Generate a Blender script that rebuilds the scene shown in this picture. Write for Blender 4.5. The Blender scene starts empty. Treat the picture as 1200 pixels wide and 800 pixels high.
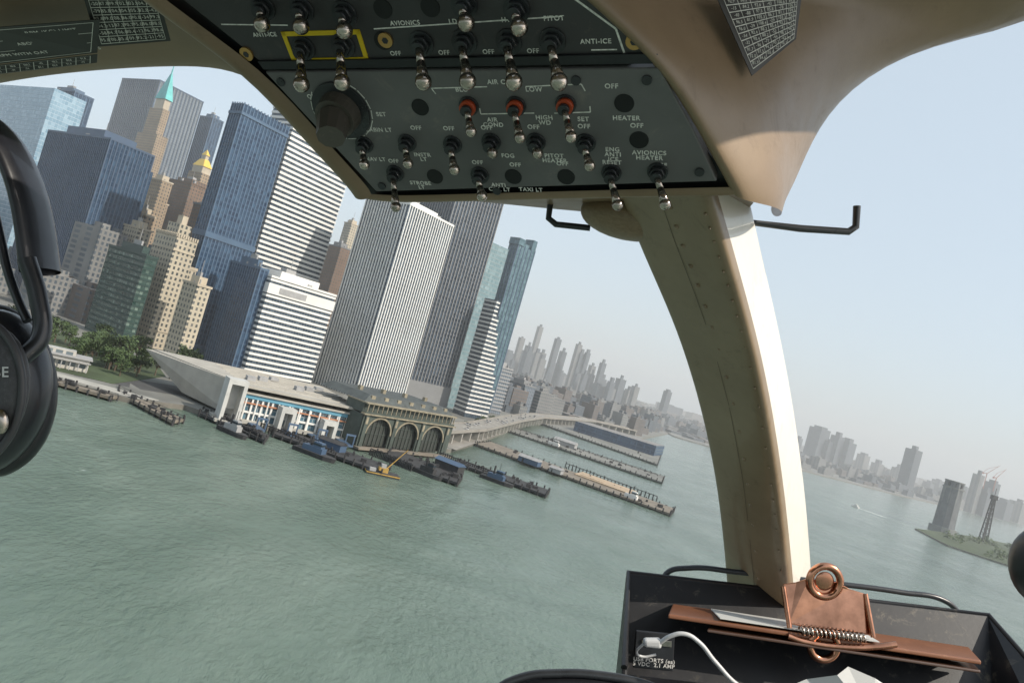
import bpy, math, random
from mathutils import Vector, Matrix, noise
random.seed(7)
scene=bpy.context.scene
scene.view_settings.view_transform='Standard'
scene.view_settings.look='None'
scene.view_settings.exposure=0
rad=math.radians

# ------------------------------------------------------------ node helpers
def new_mat(name):
    m=bpy.data.materials.new(name); m.use_nodes=True
    nt=m.node_tree; nt.nodes.clear()
    out=nt.nodes.new('ShaderNodeOutputMaterial'); b=nt.nodes.new('ShaderNodeBsdfPrincipled')
    nt.links.new(b.outputs[0],out.inputs[0])
    return m,nt,b,out
def lk(nt,a,b): nt.links.new(a,b)
def math_n(nt,op,a,b=None,clamp=False):
    n=nt.nodes.new('ShaderNodeMath'); n.operation=op; n.use_clamp=clamp
    for i,v in enumerate((a,b)):
        if v is None: continue
        if isinstance(v,(int,float)): n.inputs[i].default_value=v
        else: lk(nt,v,n.inputs[i])
    return n.outputs[0]
def mixc(nt,fac,a,b,mode='MIX'):
    n=nt.nodes.new('ShaderNodeMix'); n.data_type='RGBA'; n.blend_type=mode
    if isinstance(fac,(int,float)): n.inputs[0].default_value=fac
    else: lk(nt,fac,n.inputs[0])
    for i,v in ((6,a),(7,b)):
        if isinstance(v,tuple): n.inputs[i].default_value=(*v[:3],1)
        else: lk(nt,v,n.inputs[i])
    return n.outputs[2]
def noise_n(nt,vec,scale,detail=4,rough=.55,dist=0):
    n=nt.nodes.new('ShaderNodeTexNoise'); n.inputs['Scale'].default_value=scale
    n.inputs['Detail'].default_value=detail; n.inputs['Roughness'].default_value=rough
    n.inputs['Distortion'].default_value=dist
    if vec is not None: lk(nt,vec,n.inputs['Vector'])
    return n.outputs[0]
def ramp(nt,fac,stops):
    n=nt.nodes.new('ShaderNodeValToRGB'); cr=n.color_ramp
    while len(cr.elements)<len(stops): cr.elements.new(.5)
    for e,(p,c) in zip(cr.elements,stops):
        e.position=p; e.color=(*c,1) if isinstance(c,tuple) else (c,c,c,1)
    lk(nt,fac,n.inputs[0]); return n.outputs[0]
def bump(nt,b,h,strength,dist):
    n=nt.nodes.new('ShaderNodeBump'); n.inputs['Strength'].default_value=strength
    n.inputs['Distance'].default_value=dist; lk(nt,h,n.inputs['Height']); lk(nt,n.outputs[0],b.inputs['Normal'])
def objco(nt):
    return nt.nodes.new('ShaderNodeTexCoord').outputs['Object']

def simple(name,col,rough=.6,metal=0,var=.15,scale=5,bmp=0,bdist=.001,coat=0):
    m,nt,b,_=new_mat(name)
    co=objco(nt); nz=noise_n(nt,co,scale,6,.6)
    d=tuple(max(0,c*(1-var)) for c in col); l=tuple(min(1,c*(1+var)) for c in col)
    lk(nt,ramp(nt,nz,[(.3,d),(.7,l)]),b.inputs['Base Color'])
    b.inputs['Roughness'].default_value=rough; b.inputs['Metallic'].default_value=metal
    b.inputs['Coat Weight'].default_value=coat
    r=noise_n(nt,co,scale*3,4,.6)
    lk(nt,math_n(nt,'ADD',math_n(nt,'MULTIPLY',r,.25),rough-.12,True),b.inputs['Roughness'])
    if bmp: bump(nt,b,noise_n(nt,co,scale*12,5,.6),bmp,bdist)
    return m

def facade(name,glass,glass2,wall,bay,fh,wx,wz,rough=.18,roof=(.22,.21,.2),metal=.0,vvar=.15):
    m,nt,b,_=new_mat(name)
    tc=nt.nodes.new('ShaderNodeTexCoord'); s=nt.nodes.new('ShaderNodeSeparateXYZ'); lk(nt,tc.outputs['Object'],s.inputs[0])
    u=math_n(nt,'ADD',s.outputs[0],s.outputs[1])
    ub=math_n(nt,'DIVIDE',u,bay); vb=math_n(nt,'DIVIDE',s.outputs[2],fh)
    fu=math_n(nt,'FRACT',ub); fv=math_n(nt,'FRACT',vb)
    mu=math_n(nt,'LESS_THAN',fu,wx); mv=math_n(nt,'LESS_THAN',fv,wz); mask=math_n(nt,'MULTIPLY',mu,mv)
    cx=nt.nodes.new('ShaderNodeCombineXYZ'); lk(nt,math_n(nt,'FLOOR',ub),cx.inputs[0]); lk(nt,math_n(nt,'FLOOR',vb),cx.inputs[1])
    wn=nt.nodes.new('ShaderNodeTexWhiteNoise'); lk(nt,cx.outputs[0],wn.inputs[0])
    rr=math_n(nt,'POWER',wn.outputs[0],2.2)
    refl=ramp(nt,noise_n(nt,tc.outputs['Object'],.05,5,.65,.8),[(.42,0.0),(.68,.55)])  # soft patches imitating reflections, painted into the glass colour
    g=mixc(nt,math_n(nt,'MAXIMUM',rr,refl),glass,glass2)
    big=noise_n(nt,tc.outputs['Object'],.06,5)
    wd=tuple(c*(1-vvar) for c in wall); wl=tuple(min(1,c*(1+vvar)) for c in wall)
    w=ramp(nt,big,[(.3,wd),(.7,wl)])
    col=mixc(nt,mask,w,g)
    ns=nt.nodes.new('ShaderNodeSeparateXYZ'); lk(nt,tc.outputs['Normal'],ns.inputs[0])
    top=math_n(nt,'GREATER_THAN',ns.outputs[2],.5)
    rf=ramp(nt,noise_n(nt,tc.outputs['Object'],.25,5),[(.35,tuple(c*.7 for c in roof)),(.7,tuple(c*1.3 for c in roof))])
    col=mixc(nt,top,col,rf); lk(nt,col,b.inputs['Base Color'])
    mm=math_n(nt,'MULTIPLY',mask,math_n(nt,'SUBTRACT',1,top))
    lk(nt,math_n(nt,'SUBTRACT',.8,math_n(nt,'MULTIPLY',mm,.8-rough)),b.inputs['Roughness'])
    lk(nt,math_n(nt,'MULTIPLY',mm,metal),b.inputs['Metallic'])
    bump(nt,b,math_n(nt,'SUBTRACT',1,mask),.5,.3)
    return m

# ------------------------------------------------------------ mesh builder
class MB:
    def __init__(s): s.v=[]; s.f=[]; s.m=[]
    def box(s,x0,y0,z0,x1,y1,z1,mi=0):
        b=len(s.v)
        s.v+=[(x0,y0,z0),(x1,y0,z0),(x1,y1,z0),(x0,y1,z0),(x0,y0,z1),(x1,y0,z1),(x1,y1,z1),(x0,y1,z1)]
        for q in ((0,3,2,1),(4,5,6,7),(0,1,5,4),(1,2,6,5),(2,3,7,6),(3,0,4,7)):
            s.f.append(tuple(b+i for i in q)); s.m.append(mi)
    def prism(s,poly,z0,z1,mi=0,top=None):
        b=len(s.v); n=len(poly); top=top or poly
        s.v+=[(x,y,z0) for x,y in poly]+[(x,y,z1) for x,y in top]
        for i in range(n):
            j=(i+1)%n; s.f.append((b+i,b+j,b+n+j,b+n+i)); s.m.append(mi)
        s.f.append(tuple(b+n+i for i in range(n))); s.m.append(mi)
        s.f.append(tuple(b+i for i in reversed(range(n)))); s.m.append(mi)
    def pyr(s,x0,y0,x1,y1,z0,z1,mi=0,k=0.0):
        cx,cy=(x0+x1)/2,(y0+y1)/2
        t=[(cx+(x-cx)*k,cy+(y-cy)*k) for x,y in ((x0,y0),(x1,y0),(x1,y1),(x0,y1))]
        s.prism([(x0,y0),(x1,y0),(x1,y1),(x0,y1)],z0,z1,mi,t)
    def beam(s,a,b,r,mi=0,n=6,r2=None):
        a=Vector(a); b=Vector(b); r2=r if r2 is None else r2
        d=(b-a).normalized(); x=d.orthogonal().normalized(); y=d.cross(x)
        k=len(s.v)
        for p,rr in ((a,r),(b,r2)):
            for i in range(n):
                t=2*math.pi*i/n; s.v.append(tuple(p+(x*math.cos(t)+y*math.sin(t))*rr))
        for i in range(n):
            j=(i+1)%n; s.f.append((k+i,k+j,k+n+j,k+n+i)); s.m.append(mi)
        s.f.append(tuple(k+i for i in reversed(range(n)))); s.m.append(mi)
        s.f.append(tuple(k+n+i for i in range(n))); s.m.append(mi)
    def quad(s,p,mi=0):
        b=len(s.v); s.v+=[tuple(q) for q in p]; s.f.append(tuple(range(b,b+len(p)))); s.m.append(mi)
    def obj(s,name,mats,loc=(0,0,0),rz=0,parent=None,smooth=False):
        me=bpy.data.meshes.new(name); me.from_pydata(s.v,[],s.f); me.update()
        for m in mats: me.materials.append(m)
        me.polygons.foreach_set('material_index',s.m)
        if smooth: me.polygons.foreach_set('use_smooth',[True]*len(s.f))
        o=bpy.data.objects.new(name,me); scene.collection.objects.link(o)
        o.location=loc; o.rotation_euler=(0,0,rz)
        if parent: o.parent=parent
        return o

# ------------------------------------------------------------ camera / aircraft attitude
CAMZ=60.0
roll=rad(16); pit=math.atan(24/867)
sn,cs=math.sin(roll),math.cos(roll)
Fw=Vector((0,math.cos(pit),math.sin(pit))); U0=Vector((0,-math.sin(pit),math.cos(pit))); R0=Vector((1,0,0))
Rt=cs*R0+sn*U0; Up=cs*U0-sn*R0
cam_d=bpy.data.cameras.new('camera'); cam=bpy.data.objects.new('camera',cam_d); scene.collection.objects.link(cam)
cam_d.sensor_width=36; cam_d.lens=26.01; cam_d.clip_start=.03; cam_d.clip_end=60000
M=Matrix((Rt,Up,-Fw)).transposed().to_4x4(); M.translation=Vector((0,0,CAMZ)); cam.matrix_world=M
scene.camera=cam
# banked aircraft axes: x right, y forward, z up
AC=Matrix((Rt,Fw,Up)).transposed().to_4x4(); AC.translation=Vector((0,0,CAMZ))

# ------------------------------------------------------------ sky, sun
w=bpy.data.worlds.new('World'); scene.world=w; w.use_nodes=True
nt=w.node_tree; bg=nt.nodes['Background']; sky=nt.nodes.new('ShaderNodeTexSky'); sky.sky_type='NISHITA'
sky.sun_disc=False; sky.sun_elevation=rad(40); sky.sun_rotation=rad(115); sky.air_density=1.0; sky.dust_density=3.0; sky.ozone_density=1.5
mixw=mixc(nt,.58,sky.outputs[0],(5.9,6.75,7.2))
nt.links.new(mixw,bg.inputs[0]); bg.inputs[1].default_value=.15
sl=bpy.data.lights.new('sun','SUN'); sl.energy=4.6; sl.angle=rad(.5); sl.color=(1,.92,.80)
so=bpy.data.objects.new('sun',sl); scene.collection.objects.link(so)
sd=Vector((math.sin(rad(115))*math.cos(rad(40)),math.cos(rad(115))*math.cos(rad(40)),math.sin(rad(40))))
so.rotation_euler=sd.to_track_quat('Z','Y').to_euler(); so.location=(300,-200,400)

# ------------------------------------------------------------ air haze over the harbour and city
hz=MB(); hz.box(-7000,260,-3,8000,5600,300)
hm=bpy.data.materials.new('haze'); hm.use_nodes=True; hn=hm.node_tree; hn.nodes.clear()
ho=hn.nodes.new('ShaderNodeOutputMaterial'); hv=hn.nodes.new('ShaderNodeVolumeScatter')
hv.inputs['Color'].default_value=(.97,1,1,1); hv.inputs['Density'].default_value=.00023; hv.inputs['Anisotropy'].default_value=0
hn.links.new(hv.outputs[0],ho.inputs['Volume'])
hz.obj('air_haze',[hm])

# ------------------------------------------------------------ water
m_water,nt,b,_=new_mat('river_water')
co=objco(nt)
mp=nt.nodes.new('ShaderNodeMapping'); lk(nt,co,mp.inputs[0]); mp.inputs['Rotation'].default_value=(0,0,rad(25)); mp.inputs['Scale'].default_value=(1,.6,1)
big=noise_n(nt,co,.012,6,.62,.9)
col=ramp(nt,big,[(.3,(.085,.125,.100)),(.52,(.115,.158,.130)),(.72,(.155,.20,.168))])
fn=noise_n(nt,mp.outputs[0],.09,8,.7,1.2); f2=noise_n(nt,co,.012,3,.5)
foam=math_n(nt,'MULTIPLY',ramp(nt,fn,[(.62,0.0),(.74,1.0)]),ramp(nt,f2,[(.52,0.0),(.64,1.0)]))
lk(nt,mixc(nt,math_n(nt,'MULTIPLY',foam,.45),col,(.45,.5,.47)),b.inputs['Base Color'])
b.inputs['IOR'].default_value=1.33
lk(nt,math_n(nt,'ADD',math_n(nt,'MULTIPLY',noise_n(nt,co,.02,4,.6,.8),.25),.06),b.inputs['Roughness'])
n1=noise_n(nt,mp.outputs[0],.07,3,.5,.4); n2=noise_n(nt,mp.outputs[0],.55,6,.62,.3); amp=ramp(nt,noise_n(nt,co,.018,4,.6,.6),[(.35,.4),(.65,1.0)])
h=math_n(nt,'ADD',math_n(nt,'MULTIPLY',n1,1.5),math_n(nt,'MULTIPLY',math_n(nt,'MULTIPLY',n2,.95),amp))
bump(nt,b,h,.9,.9)
wv=MB(); wv.quad([(-25000,-3000,0),(25000,-3000,0),(25000,40000,0),(-25000,40000,0)])
wv.obj('river_water',[m_water])

# ------------------------------------------------------------ land
m_land=simple('waterfront_ground',(.17,.17,.155),.85,var=.35,scale=.03)
m_conc=simple('concrete',(.33,.32,.29),.85,var=.2,scale=.1)
m_grass=simple('park_grass',(.045,.065,.028),.9,var=.35,scale=.05)
m_seawall=simple('seawall',(.16,.15,.13),.9,var=.3,scale=.2)
m_dark=simple('dark_timber',(.035,.035,.037),.85,var=.35,scale=.4)
m_asph=simple('asphalt',(.06,.06,.06),.85,var=.2,scale=.2)
m_road=simple('highway_deck',(.25,.235,.21),.8,var=.2,scale=.1)
def land(name,poly,z,mt,side):
    mb=MB(); mb.prism(poly,-2,z); 
    o=mb.obj(name,[mt]); o.data.materials.append(side)
    for p in o.data.polygons:
        if abs(p.normal.z)<.5: p.material_index=1
    return o
man=[(-1500,100),(-300,296),(-182,304),(-160,307),(-146,309),(-131,329),(-118,326),(-94,336),(-60,368),(-17,430),(-3,510),(43,819),(145,1102),(234,1153),(432,1808),(431,2072),(500,4000),(-4000,4000),(-4000,100)]
land('manhattan_ground',man,2.2,m_land,m_seawall)
bk=[(410,1665),(498,1661),(802,1862),(1158,2085),(2188,3035),(3225,3786),(9000,6500),(9000,8500),(450,8500),(440,2080)]
land('brooklyn_ground',bk,2.2,m_land,m_seawall)
gov=[(538,909),(505,789),(557,749),(640,716),(1300,1000),(1053,1224),(862,1183),(760,1120)]
land('island_ground',gov,1.6,m_grass,m_seawall)
park=MB(); park.prism([(-420,330),(-200,318),(-165,330),(-172,395),(-200,440),(-420,470)],2.2,2.5); park.obj('park_lawn',[m_grass])
pr=MB()
pr.prism([(-183,306),(-160,309),(-146,311),(-140,322),(-185,318)],2.2,2.42)
pr.obj('promenade_pavement',[m_conc])

rd=MB()
def strip(mb,pts,w,z0,z1,mi=0):
    for i in range(len(pts)-1):
        a=Vector(pts[i]); b2=Vector(pts[i+1]); d=(b2-a).normalized(); n=Vector((-d.y,d.x))*w/2
        mb.prism([tuple(a-n),tuple(b2-n),tuple(b2+n),tuple(a+n)],z0,z1+i*.003,mi)
hw=[(-30,440),(-8,520),(22,700),(52,850),(150,1125),(228,1200)]
strip(rd,hw,17,9.0,10.0,0)
for i in range(len(hw)-1):
    a=Vector(hw[i]); b2=Vector(hw[i+1]); d=(b2-a); L=d.length; d.normalize(); n=Vector((-d.y,d.x))
    for sgn in (-1,1):
        q=a+n*8.3*sgn; e=b2+n*8.3*sgn
        rd.prism([tuple(q-n*.2),tuple(e-n*.2),tuple(e+n*.2),tuple(q+n*.2)],10.02,11,0)
    k=0
    while k<L:
        q=a+d*k
        rd.prism([tuple(q-n*7-d*.8),tuple(q+n*7-d*.8),tuple(q+n*7+d*.8),tuple(q-n*7+d*.8)],2.2,9,1)
        rd.prism([tuple(q-n*.12),tuple(q-n*.12+d*4),tuple(q+n*.12+d*4),tuple(q+n*.12)],10.02,10.03,2)
        k+=18
m_paint=simple('road_paint',(.75,.75,.72),.7,var=.1)
rd.obj('elevated_highway',[m_road,m_conc,m_paint])
es=MB()
strip(es,[(-185,335),(-165,345),(-140,372),(-60,425),(-35,470),(-15,560),(30,810)],26,2.2,2.26,0)
es.obj('waterfront_street',[m_asph])
fp=MB(); fp.prism([(-14,432),(-2,510),(12,600),(-6,600),(-18,520),(-32,440)],2.2,2.38); fp.obj('esplanade_pavement',[m_road])

m_carw=simple('car_paint_light',(.45,.45,.45),.35,var=.5,scale=.3)
m_card=simple('car_glass',(.03,.03,.035),.2)
tr=MB()
for (x0,y0),(x1,y1) in (((-30,440),(-8,520)),((-8,520),(22,700)),((22,700),(52,850))):
    for i in range(12):
        t=random.random(); x=x0+(x1-x0)*t+random.choice((-5,-2,2,5)); y=y0+(y1-y0)*t
        tr.box(x-.9,y-2.2,10.3,x+.9,y+2.2,11.0,0); tr.box(x-.75,y-1.2,11.0,x+.75,y+1.0,11.55,1)
tr.obj('highway_traffic',[m_carw,m_card])

# ------------------------------------------------------------ towers
def tower(name,X,Y,a,b,H,th,mats,style=None,fh=3.9,bay=3.0,dep=.5,slab=1.4,crown=True,setback=None,extra=None):
    mb=MB(); mb.box(0,0,2,a,b,H,0)
    if style in('bands','both'):
        z=2+fh
        while z<H-1:
            mb.box(-dep,-dep,z,a+dep,b+dep,z+slab,1); z+=fh
    if style in('fins','both'):
        n=max(2,round(a/bay)); d2=dep+.15
        for i in range(n+1):
            x=a*i/n; mb.box(x-.45,-d2,2,x+.45,.1,H+.8,1); mb.box(x-.45,b-.1,2,x+.45,b+d2,H+.8,1)
        n=max(2,round(b/bay))
        for i in range(1,n):
            y=b*i/n; mb.box(-d2,y-.45,2,.1,y+.45,H+.8,1); mb.box(a-.1,y-.45,2,a+d2,y+.45,H+.8,1)
    if crown:
        mb.box(-dep-.1,-dep-.1,H-.2,a+dep+.1,b+dep+.1,H+1.3,1)
        mb.box(a*.2,b*.2,H+1,a*.8,b*.75,H+6,1)
        mb.box(a*.3,b*.3,H+5.9,a*.45,b*.5,H+9,2)
        for i in range(7):
            x=a*random.uniform(.1,.85); y=b*random.uniform(.1,.85); mb.box(x,y,H+1.2,x+a*.06,y+b*.06,H+random.uniform(2.5,5),2)
        mb.beam((a*.4,b*.4,H+8),(a*.4,b*.4,H+17),.18,2,4)
    if extra: extra(mb)
    return mb.obj(name,mats,(X,Y,0),rad(th))
m_roofeq=simple('roof_equipment',(.3,.3,.3),.7,var=.2,scale=.3)
def F(*a,**k): return facade(*a,**k)
f_pale=F('pale_glass',(.16,.28,.38),(.32,.46,.56),(.34,.45,.53),3,4,.92,.86,.1)
f_dkb=F('dark_blue_glass',(.008,.028,.068),(.05,.11,.19),(.028,.062,.12),1.6,3.9,.75,.8,.1)
f_navy=F('navy_glass',(.006,.021,.056),(.045,.095,.165),(.022,.055,.11),3.0,3.8,.82,.66,.08)
w_navy=simple('navy_mullion',(.06,.11,.18),.5,var=.1,scale=.05)
w_slate=simple('slate_mullion',(.06,.10,.165),.5,var=.1,scale=.05)
w_white=simple('white_spandrel',(.68,.67,.64),.6,var=.08,scale=.05)
f_whitew=F('strip_window',(.012,.03,.05),(.08,.11,.14),(.10,.12,.14),2.2,3.9,.85,1.0,.1)
w_pier=simple('light_pier',(.72,.72,.69),.6,var=.08,scale=.05)
f_vert=F('vertical_window',(.008,.018,.04),(.05,.09,.14),(.06,.09,.13),3,3.9,1.0,.66,.1)
w_brn=simple('stone_pier',(.19,.195,.20),.6,var=.1,scale=.05)
f_brn=F('bronze_glass',(.010,.020,.038),(.06,.09,.13),(.05,.065,.09),3,3.9,1.0,.6,.1)
f_teal=F('teal_glass',(.035,.085,.11),(.13,.22,.26),(.07,.13,.165),2.5,3.9,.9,.8,.08)
f_tealp=F('pale_teal_glass',(.13,.22,.25),(.26,.36,.39),(.19,.26,.28),2.5,3.9,.9,.7,.1)
f_tan=F('tan_masonry',(.04,.04,.04),(.10,.10,.09),(.30,.225,.15),3.2,3.6,.42,.5,.3)
f_cream=F('cream_masonry',(.04,.05,.05),(.14,.14,.13),(.43,.38,.29),3.4,3.6,.45,.55,.3)
w_cream=simple('cream_stone',(.44,.38,.29),.8,var=.15,scale=.1)
f_brown=F('brown_brick',(.03,.03,.03),(.11,.10,.09),(.17,.11,.075),3.4,3.6,.45,.5,.3)
f_grn=F('green_glass',(.008,.036,.030),(.16,.22,.19),(.014,.045,.038),2.6,3.6,.8,.55,.12)
w_grn=simple('green_mullion',(.02,.048,.042),.5)
f_stone=F('gray_stone',(.035,.055,.075),(.09,.12,.14),(.17,.20,.24),3.0,3.8,.5,.8,.3)
w_gold=simple('gold_roof',(.72,.48,.08),.4,metal=.2,var=.15)
w_copper=simple('green_copper',(.08,.40,.40),.6,var=.15,scale=.1)
w_stone=simple('gray_stone_trim',(.30,.30,.30),.7,var=.1)

tower('glass_office_tower',-484,700,30,120,191,57,[f_pale,f_pale,m_roofeq],crown=False)
tower('office_tower',-531,800,20,70,212,57,[f_dkb,w_navy,m_roofeq],'fins',bay=4)
def b3x(mb):
    mb.box(35.6,8,2,43,95,128,0); mb.box(4,20,139,30,80,147,1)
tower('office_tower',-335,560,35.6,101,139,57,[f_dkb,w_slate,m_roofeq],'fins',bay=2.9,dep=.4,extra=b3x)
mb=MB(); mb.box(-4,0,0,12,50,225,0); mb.box(-1,10,225,9,44,262,0); mb.box(0,14,262,8.5,36,276,1)
mb.pyr(-1.5,12,10,38,276,314,2,.12); mb.box(3.6,24,314,4.6,26,320,2); mb.beam((4.2,25,318),(4.2,25,338),.8,2,6,.1)
mb.obj('pyramid_roof_skyscraper',[f_tan,w_cream,w_copper],(-536,1000,0),rad(57))
tower('office_tower',-641,1150,77,112,332,57,[f_stone,w_slate,m_roofeq],'fins',bay=6,dep=1)
tower('office_tower',-474,1000,16,30,268,57,[f_dkb,w_navy,m_roofeq],'fins',bay=4)
tower('brick_office_building',-381,800,30,51,151,57,[f_brown,f_brown,m_roofeq])
mb=MB(); mb.box(0,0,0,14,27,172,0); mb.box(1,3,172,12,23,180,1); mb.pyr(0.5,2,12.5,24,180,189,2,.45); mb.box(4.5,9,189,8.5,17,194,1); mb.pyr(4,8,9,18,194,201,2,.05)
mb.obj('gold_crown_tower',[f_tan,w_cream,w_gold],(-397,850,0),rad(57))
tower('masonry_building',-387,750,12,22,140,57,[f_tan,w_cream,m_roofeq])
tower('masonry_building',-400,780,12,30,120,57,[f_tan,w_cream,m_roofeq])
tower('masonry_building',-314,600,8,21,93,57,[f_tan,w_cream,m_roofeq])
tower('masonry_building',-300,570,10,22,80,57,[f_cream,w_cream,m_roofeq])
tower('brick_office_building',-283,640,14,26,118,57,[f_brown,w_brn,m_roofeq])
mb=MB(); mb.box(0,0,0,15.7,26,80,0); mb.box(15.7,3,0,23,24,62,0); mb.box(3,6,80,12,20,89,0); mb.box(5.5,9,89,9.5,15,95,1)
for i in range(9): mb.box(.2+i*1.8,-.5,79.5,1.2+i*1.8,.3,82,1)
for i in range(14): mb.box(-.5,.3+i*1.9,79.5,.3,1.3+i*1.9,82,1)
mb.box(-.5,-.5,70,16.2,26.5,70.8,1); mb.box(-.6,-.6,14,16.3,26.6,15,1); mb.box(15.6,2.6,60.5,23.5,24.4,62.6,1)
mb.obj('cream_stepped_tower',[f_cream,w_cream],(-237,500,0),rad(57))
tower('masonry_building',-205,478,10,16,52,57,[f_cream,w_cream,m_roofeq])
tower('green_glass_building',-243,480,8,47,61,57,[f_grn,w_grn,m_roofeq],'bands',slab=.5,dep=.25,fh=3.6)
def blx(mb):
    mb.box(-.9,-.9,86,42.2,14.9,90,1); mb.box(-.9,-.9,2,42.2,14.9,10,1); mb.box(-.8,-.8,176,42,14.8,178,1)
tower('blue_glass_tower',-228,520,41.2,14,184,57,[f_navy,w_navy,m_roofeq],'fins',bay=3,dep=.15,extra=blx,crown=False)
tower('white_banded_tower',-206,563,66,30,212,57,[f_whitew,w_white,m_roofeq],'bands',fh=3.9,slab=1.9,dep=.5)
def m2x(mb):
    mb.box(-.9,-.9,60,54.9,37.9,67,1); mb.box(8,-1.2,61.5,30,-.9,65.5,2)
tower('white_banded_annex',-168,500,54,37,71,50,[f_whitew,w_white,m_roofeq],'bands',fh=3.7,slab=1.6,dep=.5,extra=m2x)
tower('blue_glass_annex',-176,498,6,40,74,50,[f_navy,w_navy,m_roofeq],'fins',bay=3,dep=.15)
tower('white_pier_tower',-103,560,54,47,154,56,[f_vert,w_pier,m_roofeq],'fins',bay=2.9,dep=.8)
def m4x(mb):
    mb.box(-1.2,-1.2,2,55.2,67.2,22,1)
tower('striped_office_tower',-81,640,54,66,205,45,[f_brn,w_brn,m_roofeq],'fins',bay=3.6,fh=3.9,dep=.7,extra=m4x)
tower('pale_glass_tower',-46,700,26,20,165,45,[f_tealp,f_tealp,m_roofeq],crown=False)
def m5x(mb):
    mb.box(-1,-1,179,8,14,186,0); mb.box(10,2,179,18,12,183,0); mb.box(20,0,179,26,12,190,0)
tower('dark_glass_tower',-21,760,26,13,179,45,[f_teal,w_slate,m_roofeq],'fins',bay=5,dep=.3,crown=False,extra=m5x)
mb=MB()
for i in range(7): mb.box(i*4.0,0,2,i*4.0+4.05,16,110-i*13,0)
for i in range(7):
    z=6
    while z<108-i*13: mb.box(i*4.0-.3,-.5,z,i*4.0+4.3,16.5,z+1.5,1); z+=3.9
mb.obj('stepped_white_tower',[f_whitew,w_white],(-23,660,0),rad(45))
tower('brick_apartment_building',-232,900,16,28,138,50,[f_brown,w_brn,m_roofeq])
tower('masonry_building',-253,1000,13,16,181,50,[f_cream,w_cream,m_roofeq])
tower('masonry_building',-170,830,18,28,95,50,[f_tan,w_cream,m_roofeq])
tower('glass_office_tower',-140,820,30,30,150,50,[f_teal,w_slate,m_roofeq],'bands')
tower('office_building',-5,790,20,34,52,45,[f_stone,w_stone,m_roofeq],'bands')
tower('office_building',30,900,20,34,38,45,[f_stone,w_brn,m_roofeq])

# ------------------------------------------------------------ mass of low city blocks
f_d1=F('city_block_a',(.03,.05,.07),(.10,.12,.14),(.085,.10,.12),5,4,.6,.6,.4)
f_d2=F('city_block_b',(.03,.05,.07),(.10,.12,.14),(.12,.10,.09),5,4,.5,.5,.4)
f_d3=F('city_block_c',(.04,.06,.08),(.10,.12,.14),(.19,.19,.185),5,4,.5,.6,.4)
def inside(x,y,poly):
    c=False; n=len(poly); j=n-1
    for i in range(n):
        xi,yi=poly[i]; xj,yj=poly[j]
        if (yi>y)!=(yj>y) and x<(xj-xi)*(y-yi)/(yj-yi)+xi: c=not c
        j=i
    return c
def blocks(name,poly,x0,x1,y0,y1,n,hmin,hmax,smin,smax,ang,pw=2.5):
    mb=MB(); ca,sa=math.cos(rad(ang)),math.sin(rad(ang)); k=0
    while k<n:
        x=random.uniform(x0,x1); y=random.uniform(y0,y1)
        if not inside(x,y,poly): k+=.2; continue
        k+=1
        s=random.uniform(smin,smax); d=random.uniform(smin,smax); H=hmin+(hmax-hmin)*random.random()**pw
        P=lambda u,v:(x+u*ca-v*sa,y+u*sa+v*ca)
        mi=random.randrange(3)
        mb.prism([P(0,0),P(s,0),P(s,d),P(0,d)],2,H,mi)
        if H>14: mb.prism([P(s*.3,d*.3),P(s*.6,d*.3),P(s*.6,d*.6),P(s*.3,d*.6)],H,H+4,mi)
        if random.random()<.5: mb.prism([P(s*.7,d*.1),P(s*.85,d*.1),P(s*.85,d*.3),P(s*.7,d*.3)],H,H+3,(mi+1)%3)
    return mb.obj(name,[f_d1,f_d2,f_d3])
manb=[(40,880),(140,1140),(225,1190),(415,1815),(420,2060),(300,3500),(-900,3500),(-900,480),(-260,520),(-200,640),(-120,760),(-20,830)]
blocks('manhattan_city_blocks',manb,-300,430,860,2050,800,10,42,12,28,45,2.2)
blocks('manhattan_city_blocks',manb,-900,-200,520,1500,300,20,85,18,40,57,1.6)
bkb=[(430,1720),(790,1900),(1150,2125),(2180,3075),(3225,3830),(8500,6500),(8500,8300),(450,8300)]
blocks('brooklyn_city_blocks',bkb,440,3000,1720,4500,1900,8,40,14,44,30)
blocks('brooklyn_city_blocks',bkb,440,7000,3500,8000,900,15,80,40,100,20,4)
sk=MB()
SK=[(28,2600,155,18),(80,2600,210,17),(60,2640,135,20),(152,2600,186,19),(185,2650,150,20),(229,2600,188,18),(245,2600,160,18),(266,2600,168,16),(300,2650,130,20),(328,2600,148,18),(115,2650,125,20),(355,2700,95,22),(575,2600,115,22),
  (1307,3000,150,60),(1384,3000,140,40),(1430,3000,128,50),(1451,3050,120,30),(1350,3000,110,60),(1360,2400,150,38),(1583,2400,130,26),(1650,2420,118,34),(1620,2400,80,50),(1900,2700,70,50),(2100,2900,85,50)]
for i in range(60): SK.append((random.uniform(-60,440),random.uniform(2300,3400),random.uniform(45,115),random.uniform(12,28)))
for i in range(18): SK.append((random.uniform(1280,2300),random.uniform(3200,3600),random.uniform(50,100),random.uniform(24,50)))
for x,y,H,wd in SK:
    P=[(x,y),(x+wd*.85,y+wd*.5),(x+wd*.35,y+wd*1.3),(x-wd*.5,y+wd*.85)]
    sk.prism(P,2,H,random.choice((0,0,2))); c=(x+wd*.2,y+wd*.6); q=random.uniform(.3,.7)
    sk.prism([((px-c[0])*q+c[0],(py-c[1])*q+c[1]) for px,py in P],H,H+random.uniform(4,18),0)
sk.obj('distant_skyline',[f_d1,f_d2,f_d3])
m_cr=simple('crane_steel',(.30,.08,.05),.6)
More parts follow.
